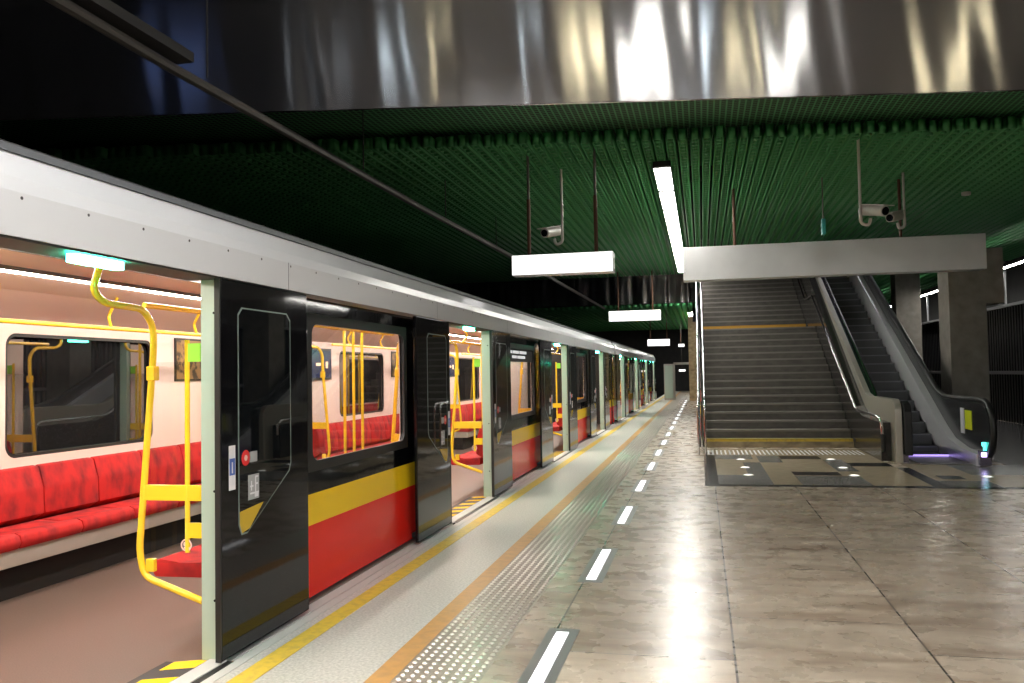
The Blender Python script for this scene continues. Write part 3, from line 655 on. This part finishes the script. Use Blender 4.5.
# ---------------------------------------------------------------- the train
XO, XI = -2.615, -2.655       # outer and inner face of the near side wall
XF = -5.10                  # inner face of the far wall
def car(y0, y1, ends, label, full, short):
    root = thing('metro_car', ((XO + XF) / 2, (y0 + y1) / 2, 0), label, 'train')
    rx, ry = root.location.x, root.location.y
    def P(mb_, name, m, u=None, parent=None, **k):
        o = mb_.build(name, m, parent or root, **k)
        if parent is None: o.location = (-rx, (u if u is not None else 0) - ry, 0)
        return o
    # shell
    P(MB().box(XF - .1, XO + .02, y0, y1, -.12, 0.0), 'car_floor', M['tfloor'])
    P(MB().box(XO - .02, XO + .11, y0, y1, -.10, -.012), 'step_sill', M['sill'])
    cr = MB().prism([(-2.50, 2.05), (-2.50, 2.22), (-2.52, 2.28), (-2.60, 2.40), (-2.68, 2.40), (-2.68, 2.05)], y0, y1, 'y')
    cr = P(cr, 'roof_edge_panel', M['white'])
    sc = MB(); y = y0 + .3
    while y < min(y1, 24): sc.prism(arc((y, 2.20), .007, 0, 360, 8)[:-1], -2.51, -2.499, 'x'); y += .36
    if sc.v: so = sc.build('screw_row', M['roofgrey'], cr); so['kind'] = 'stuff'
    jn = MB(); y = y0 + (4.85 - y0) % 3.05
    while y < y1: jn.box(-2.4995, -2.499, y - .003, y + .003, 2.05, 2.22); y += 3.05
    jn.build('panel_joint', M['gutter'], cr)
    P(MB().box(-2.63, -2.585, y0, y1, 2.395, 2.425), 'gutter', M['gutter'])
    P(MB().prism([(-2.62, 2.40), (-3.0, 2.58), (-3.5, 2.66), (-4.2, 2.66), (-4.7, 2.58), (-5.15, 2.40), (-5.15, 2.36), (-2.62, 2.36)], y0, y1, 'y'), 'roof', M['roofgrey'])
    # ceiling lining with coves
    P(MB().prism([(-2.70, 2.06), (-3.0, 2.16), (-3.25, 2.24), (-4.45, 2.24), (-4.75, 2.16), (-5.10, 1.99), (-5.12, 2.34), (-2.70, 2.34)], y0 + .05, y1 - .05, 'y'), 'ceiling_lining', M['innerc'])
    for x in (-3.38, -4.32):
        P(MB().box(x - .05, x + .05, y0 + .2, y1 - .2, 2.215, 2.238), 'light_strip', M['carlamp'])
    P(MB().box(-4.16, -3.54, y0 + .2, y1 - .2, 2.225, 2.238), 'ceiling_panel', M['inner'])
    P(MB().box(-3.55, -3.53, y0 + .2, y1 - .2, 2.20, 2.238).box(-4.17, -4.15, y0 + .2, y1 - .2, 2.20, 2.238), 'ceiling_trim', M['gutter'])
    # end walls
    for (ya, yb) in ends:
        P(MB().box(XF - .1, XO - .02, ya, yb, -.1, 2.42), 'end_wall', M['matt_black'])
    # ---- prototypes, local u = 0 at the right-hand end of a doorway
    R0 = full[0]
    def sec(mb_, name, m, parent=None, **k): return P(mb_, name, m, R0, parent, **k)
    proto = []
    # side wall of a window bay : u 0 .. 4.2
    wp = sec(MB().ring((.07, 4.2, .71, 2.045), (1.22, 3.12, .90, 1.90), .09, XI, XO), 'window_panel', M['black'], smooth=True); proto.append(wp)
    sub = MB().ring((1.18, 3.16, .86, 1.94), (1.25, 3.09, .93, 1.87), .08, XO - .01, XO + .012).build('window_seal', M['rubber'], wp, smooth=True)
    MB().box(XO - .02, XO - .014, 1.22, 3.12, .90, 1.90).build('pane', M['glass'], wp)
    MB().ring((.07, 4.2, .72, 2.0), (1.22, 3.12, .90, 1.90), .09, XI - .008, XI).build('inner_lining', M['inner'], wp, smooth=True)
    yp = sec(MB().box(XI, XO, .07, 4.2, .50, .71), 'yellow_panel', M['yellow']); proto.append(yp)
    rp = sec(MB().box(XI, XO, .07, 4.2, .02, .50), 'red_panel', M['red']); proto.append(rp)
    MB().box(XI - .008, XI, .07, 4.2, .0, .72).build('lower_lining', M['inner'], rp)
    # jamb and threshold
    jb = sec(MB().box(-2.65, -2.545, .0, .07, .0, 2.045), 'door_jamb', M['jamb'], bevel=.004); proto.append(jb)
    s = MB()
    for z in (.32, .9, 1.86):
        s.prism([(a_[0], a_[1]) for a_ in arc((-2.57, z), .007, 0, 360, 8)[:-1]], -.003, .001, 'y')
    s.build('jamb_screw', M['matt_black'], jb)
    # door leaves, slid outside the wall
    def leaf(mirror):
        f = (lambda u: u - .01) if not mirror else (lambda u: 4.2 - u - .02)
        e0, e1 = (.03, 1.05) if mirror else (-.04, .98)
        a0, a1 = f(e0), f(e1)
        lf = sec(MB().box(-2.53, -2.50, a0, a1, .015, 2.04), 'door_leaf', M['black'], bevel=.006)
        def pl(pts, x0, x1, name, m):
            q = [(f(u), z) for u, z in pts]; return MB().prism(q, x0, x1, 'x').build(name, m, lf)
        out = [(.13, .70), (.13, 1.86), (.17, 1.90), (.70, 1.90), (.745, 1.86), (.745, .98), (.72, .93), (.22, .64), (.16, .64)]
        c = (.44, 1.3); inn = [(c[0] + (u - c[0]) * .965, c[1] + (z - c[1]) * .985) for u, z in out]
        pl(out, -2.5010, -2.4985, 'pane_edge', M['greenedge']); pl(inn, -2.4995, -2.4975, 'dark_pane', M['leafglass'])
        pl([(.142, .705), (.142, .77), (.40, .79), (.245, .665), (.165, .65)], -2.4978, -2.4965, 'livery_patch', M['livery_yellow'])
        # stickers
        pl([(.035, .90), (.035, 1.14), (.10, 1.14), (.10, .90)], -2.5005, -2.4985, 'sticker', M['sticker_white'])
        pl([(.04, .98), (.04, 1.07), (.095, 1.07), (.095, .98)], -2.4985, -2.4978, 'blue_pictogram', M['sticker_blue'])
        pl([(.062, .99), (.062, 1.05), (.073, 1.05), (.073, .99)], -2.4978, -2.4972, 'figure_mark', M['sticker_white'])
        pl(arc((f(.205) if False else .205, 1.06), .045, 0, 360, 16)[:-1], -2.4975, -2.4965, 'red_round_sticker', M['sticker_red'])
        pl(arc((.205, 1.06), .017, 0, 360, 12)[:-1], -2.4965, -2.4958, 'sticker_centre', M['sticker_pink'])
        pl([(.245, 1.03), (.245, 1.09), (.33, 1.09), (.33, 1.03)], -2.4975, -2.4965, 'white_sticker', M['sticker_grey'])
        pl([(.23, .82), (.23, .96), (.35, .96), (.35, .82)], -2.4975, -2.4968, 'pictogram_plate', M['sticker_grey'])
        g = MB()
        for (u0_, u1_, z0_, z1_) in [(.305, .315, .86, .95), (.305, .34, .94, .95), (.305, .335, .90, .91), (.26, .27, .87, .925), (.25, .285, .89, .9), (.25, .345, .85, .86), (.30, .34, .83, .855)]:
            g.box(-2.4968, -2.4962, f(u0_), f(u1_), z0_, z1_)
        g.build('pictogram_mark', M['sticker_white'], lf)
        MB().box(-2.53, -2.4990, f(e0 - .012), f(e0), .015, 2.04).build('edge_seal', M['rubber'], lf)
        MB().box(-2.6450, -2.5450, f(.3), f(.9), .03, .07).build('guide_rail', M['rubber'], lf)
        return lf
    lr = leaf(False); ll = leaf(True)
    # doorway parts : u 4.2 .. 6.1
    th = sec(MB().box(-2.60, -2.50, 4.2, 6.1, -.005, .012), 'threshold', M['sill'], bevel=.003)
    MB().box(-2.50, -2.46, 4.2, 6.1, -.04, .006).build('threshold_rubber', M['rubber'], th)
    ws = MB()
    for k in range(7):
        u = 4.3 + .27 * k; ws.prism([(-2.78, u), (-2.78, u + .13), (-2.62, u + .20), (-2.62, u + .07)], .001, .0025, 'z')
    ws.build('warning_stripes', M['yellow'], th)
    MB().box(-2.83, -2.61, 4.25, 6.05, 0, .0012).build('dark_mat', M['roofgrey'], th)
    hd_ = sec(MB().box(-2.72, -2.51, 4.2, 6.1, 2.04, 2.10), 'door_header', M['roofgrey'])
    MB().box(-2.60, -2.55, 5.04, 5.34, 2.005, 2.04).build('green_door_light', M['greenlamp'], hd_)
    # far wall : bay u 0..4.2 with window and screens; doorway panel
    fw = sec(MB().ring((0, 4.2, 0, 2.0), (1.27, 3.03, .93, 1.88), .10, XF - .06, XF), 'far_wall_panel', M['inner'], smooth=True)
    MB().box(XF - .055, XF - .045, 1.2, 3.1, .90, 1.92).build('far_window', M['farglass'], fw)
    MB().ring((1.24, 3.06, .91, 1.90), (1.295, 3.005, .955, 1.855), .09, XF - .03, XF - .008).build('far_window_seal', M['rubber'], fw, smooth=True)
    MB().box(XF, XF + .025, .30, .95, 1.47, 1.90).build('screen_frame', M['rubber'], fw)
    MB().box(XF + .025, XF + .03, .33, .92, 1.50, 1.87).build('information_screen', M['screen'], fw)
    MB().box(XF + .03, XF + .032, .75, .82, 1.63, 1.72).box(XF + .03, XF + .032, .45, .65, 1.66, 1.70).build('orange_digit', M['orange_digit'], fw)
    MB().box(XF, XF + .015, 3.36, 3.96, 1.49, 1.92).build('poster_frame', M['rubber'], fw)
    MB().box(XF + .015, XF + .018, 3.38, 3.94, 1.51, 1.90).build('poster', M['poster'], fw)
    fd = sec(MB().box(XF - .06, XF + .03, 4.2, 6.1, 0, 2.0), 'far_door', M['inner'])
    for a_ in (4.42, 5.28): MB().box(XF + .03, XF + .034, a_, a_ + .6, .85, 1.85).build('far_door_pane', M['farglass'], fd)
    MB().box(XF + .03, XF + .036, 5.143, 5.157, 0.02, 2.0).build('door_joint', M['rubber'], fd)
    # benches
    benches = []
    dp = MB().box(XO - .010, XO - .004, 1.24, 3.10, 1.68, 1.89).build('display_backing', M['matt_black'], None)
    dp.parent = root; dp.location = (-rx, full[1] - ry, 0)
    q = MB()
    for a_, b_, c_, e_ in ((1.5, 1.62, 1.80, 1.84), (1.66, 2.05, 1.80, 1.84), (2.1, 2.6, 1.80, 1.84), (1.6, 1.9, 1.73, 1.77), (1.95, 2.5, 1.73, 1.77)): q.box(XO - .004, XO - .003, a_, b_, c_, e_)
    q.build('display_rows', M['signdim'], dp)
    for side in (0, 1):
        xw, sg = (XF, 1) if side == 0 else (XI - .01, -1)
        n = 6; L = 3.62 / n
        for k in range(n):
            u = .29 + k * L
            b = MB()
            # backrest, slightly leaning cushion + seat pad with bulging edge
            pr = [(xw + sg * .02, .84), (xw + sg * .055, .87), (xw + sg * .10, .86), (xw + sg * .145, .70), (xw + sg * .155, .50), (xw + sg * .02, .42)]
            b.prism(pr, u + .004, u + L - .004, 'y')
            bk = sec(b, 'seat_back', M['seat'], bevel=.02, smooth=True)
            sp_ = [(xw + sg * .10, .36), (xw + sg * .10, .455), (xw + sg * .30, .445), (xw + sg * .44, .465), (xw + sg * .485, .45), (xw + sg * .50, .40), (xw + sg * .48, .355)]
            sp2 = sec(MB().prism(sp_, u + .003, u + L - .003, 'y'), 'seat_pad', M['seat'], bevel=.018, smooth=True)
            benches += [bk, sp2]
        if side == 1: continue
        va = sec(MB().box(xw + sg * .05, xw + sg * .46, .29, 3.91, .24, .355), 'seat_valance', M['cabinet'], bevel=.004)
        vb_ = sec(MB().box(xw + sg * .0, xw + sg * .36, .29, 3.91, 0, .24), 'under_seat_box', M['matt_black'])  # plain black box filling the space under the far seats
        benches += [va, vb_]
    # divider screens and rails
    rails = []
    for side in (0, 1):
        xw, sg = (XF, 1) if side == 0 else (XI - .01, -1)
        for ub, dr in ((.05, -1), (3.95, 1)):
            xo = xw + sg * .40
            fr = MB().tube(rnd([(xw + sg * .01, ub, .30), (xo - sg * .03, ub, .42), (xo, ub, .56), (xo - sg * .09, ub, 1.66), (xo - sg * .09, ub, 1.80), (xo - sg * .10, ub + dr * .10, 1.89), (xo - sg * .10, ub + dr * .42, 1.90), (xo - sg * .10, ub + dr * .50, 1.96), (xo - sg * .12, ub + dr * .42, 2.20)], .06), .019, 10)
            f_ = sec(fr, 'divider_rail', M['pole'], smooth=True)
            MB().box(xw + sg * .01, xo - sg * .03, ub - .012, ub + .012, .84, .925).build('crossbar', M['pole'], f_, bevel=.003)
            MB().tube([(xw + sg * .10, ub, .56), (xw + sg * .10, ub, 1.72)], .014, 8).build('inner_post', M['pole'], f_, smooth=True)
            MB().box(xw + sg * .01, xo - sg * .06, ub - .004, ub + .004, .50, 1.6).build('clear_screen', M['clear'], f_)
            MB().box(min(xw + sg * .10, xw + sg * .0), max(xw + sg * .10, xw), ub - .012, ub + .012, .64, .72).build('lower_bar', M['pole'], f_)
            MB().box(xo - sg * .11, xo - sg * .06, ub - .025, ub + .025, 1.50, 1.58).build('stop_button', M['pole'], f_, bevel=.006)
            MB().box(xo - sg * .10, xo - sg * .05, ub - .015, ub + .015, .45, .52).build('clamp', M['pole'], f_, bevel=.004)
            if side == 1:
                MB().ring((0, 0, 0, 0), (0, 0, 0, 0), 0, 0, 0) if False else None
                rg = MB(); th_ = [(.04, .026)]
                o_, i2 = arc((xw + sg * .105, .60), .034, 0, 360, 20)[:-1], arc((xw + sg * .105, .60), .026, 0, 360, 20)[:-1]
                n_ = 20; rg.add([(p_[0], ub - .006, p_[1]) for p_ in o_] + [(p_[0], ub - .006, p_[1]) for p_ in i2], [(k, (k + 1) % n_, n_ + (k + 1) % n_, n_ + k) for k in range(n_)])
                rg.add([(p_[0], ub - .006, p_[1]) for p_ in arc((xw + sg * .11, .605), .013, 0, 360, 10)[:-1]], [tuple(range(10))])
                rg.box(xw + sg * .085, xw + sg * .12, ub - .007, ub - .005, .58, .59)
                rg.build('round_sticker', M['sticker_pink'], f_)
                MB().box(xw + sg * .10, xw + sg * .015, ub - .01, ub + .01, 1.60, 1.70).build('lime_flag', M['lime'], f_)
            rails.append(f_)
        rl = sec(MB().tube([(xw + sg * .42, .12, 1.93), (xw + sg * .42, 4.1, 1.93)], .017, 8), 'grab_rail', M['pole'], smooth=True)
        for u in (.7, 1.9, 3.1):
            v = MB(); v.tube(rnd([(xw + sg * .42, u, 1.93), (xw + sg * .36, u + .04, 2.03), (xw + sg * .46, u + .02, 2.18)], .03), .013, 8)
            v.build('rail_bracket', M['pole'], rl, smooth=True)
        rails.append(rl)
    vp_ = []
    for u in (4.65, 4.9, 5.15):
        vp_.append(sec(MB().tube([(-3.86, u, 0), (-3.86, u, 2.24)], .017, 8), 'vertical_pole', M['pole'], smooth=True))
    vp_.append(sec(MB().tube([(-3.86, 4.3, 2.03), (-3.86, 6.0, 2.03)], .017, 8), 'vestibule_rail', M['pole'], smooth=True))
    protos = proto + [lr, ll, th, hd_, fw, fd] + benches + rails + vp_
    bayonly = set(proto + [ll, fw] + benches + rails); 
    for R_ in full[1:]:
        for o in protos:
            c = copy_tree(o, root); c.location = (-rx, R_ - ry, 0)
    # short bays (car ends): (start, end, has_jamb_at_start)
    for (sa, sb, jamb, nextdoor) in short:
        P(MB().box(XI, XO, sa + (.07 if jamb else 0), sb, .71, 2.045), 'end_panel', M['black'])
        P(MB().box(XI, XO, sa + (.07 if jamb else 0), sb, .50, .71), 'yellow_panel', M['yellow'])
        P(MB().box(XI, XO, sa + (.07 if jamb else 0), sb, .02, .50), 'red_panel', M['red'])
        P(MB().box(XF - .06, XF, sa, sb, 0, 2.0), 'far_wall_panel', M['inner'])
        if jamb:
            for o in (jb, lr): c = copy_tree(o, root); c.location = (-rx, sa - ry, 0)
        if nextdoor:
            for o in (ll, th, hd_, fd): c = copy_tree(o, root); c.location = (-rx, sb - 4.2 - ry, 0)
    return root
car(-5.5, 25.05, [(-5.5, -5.4), (24.95, 25.05)], 'nearest metro car, white roof edge over black, yellow and red side panels, doors open', [4.13, 10.15, 16.27, -1.97], [(22.43, 25.0, True, False), (-5.5, -3.87, False, True)])
car(25.40, 47.4, [(47.3, 47.4), (25.40, 25.5)], 'farther metro car behind the gangway joint, same black, yellow and red sides', [28.55, 34.65, 40.75], [(25.45, 26.65, False, True), (46.85, 47.4, True, False)])
gw = thing('gangway_bellows', (-3.85, 25.2, 0), 'dark rubber bellows joining the nearest metro car to the farther one', 'bellows')
mb = MB()
for k in range(5): a0 = 25.06 + .066 * k; mb.box(-5.0, -2.68 + .03 * (k % 2), a0, a0 + .06, .05, 2.42)
put(mb, 'fold', M['rubber'], gw)

# ---------------------------------------------------------------- world & view
w = bpy.data.worlds.new('world'); S.world = w; w.use_nodes = True
w.node_tree.nodes['Background'].inputs[0].default_value = (.6, .62, .6, 1); w.node_tree.nodes['Background'].inputs[1].default_value = .02
S.view_settings.view_transform = 'Standard'; S.view_settings.look = 'None'; S.view_settings.gamma = 1; S.view_settings.use_curve_mapping = False
S.view_settings.exposure = 0.14
cy = S.cycles
cy.use_denoising = True; cy.max_bounces = 8; cy.diffuse_bounces = 4; cy.glossy_bounces = 5; cy.transparent_max_bounces = 16; cy.transmission_bounces = 4
cy.sample_clamp_indirect = 6; cy.caustics_reflective = False; cy.caustics_refractive = False
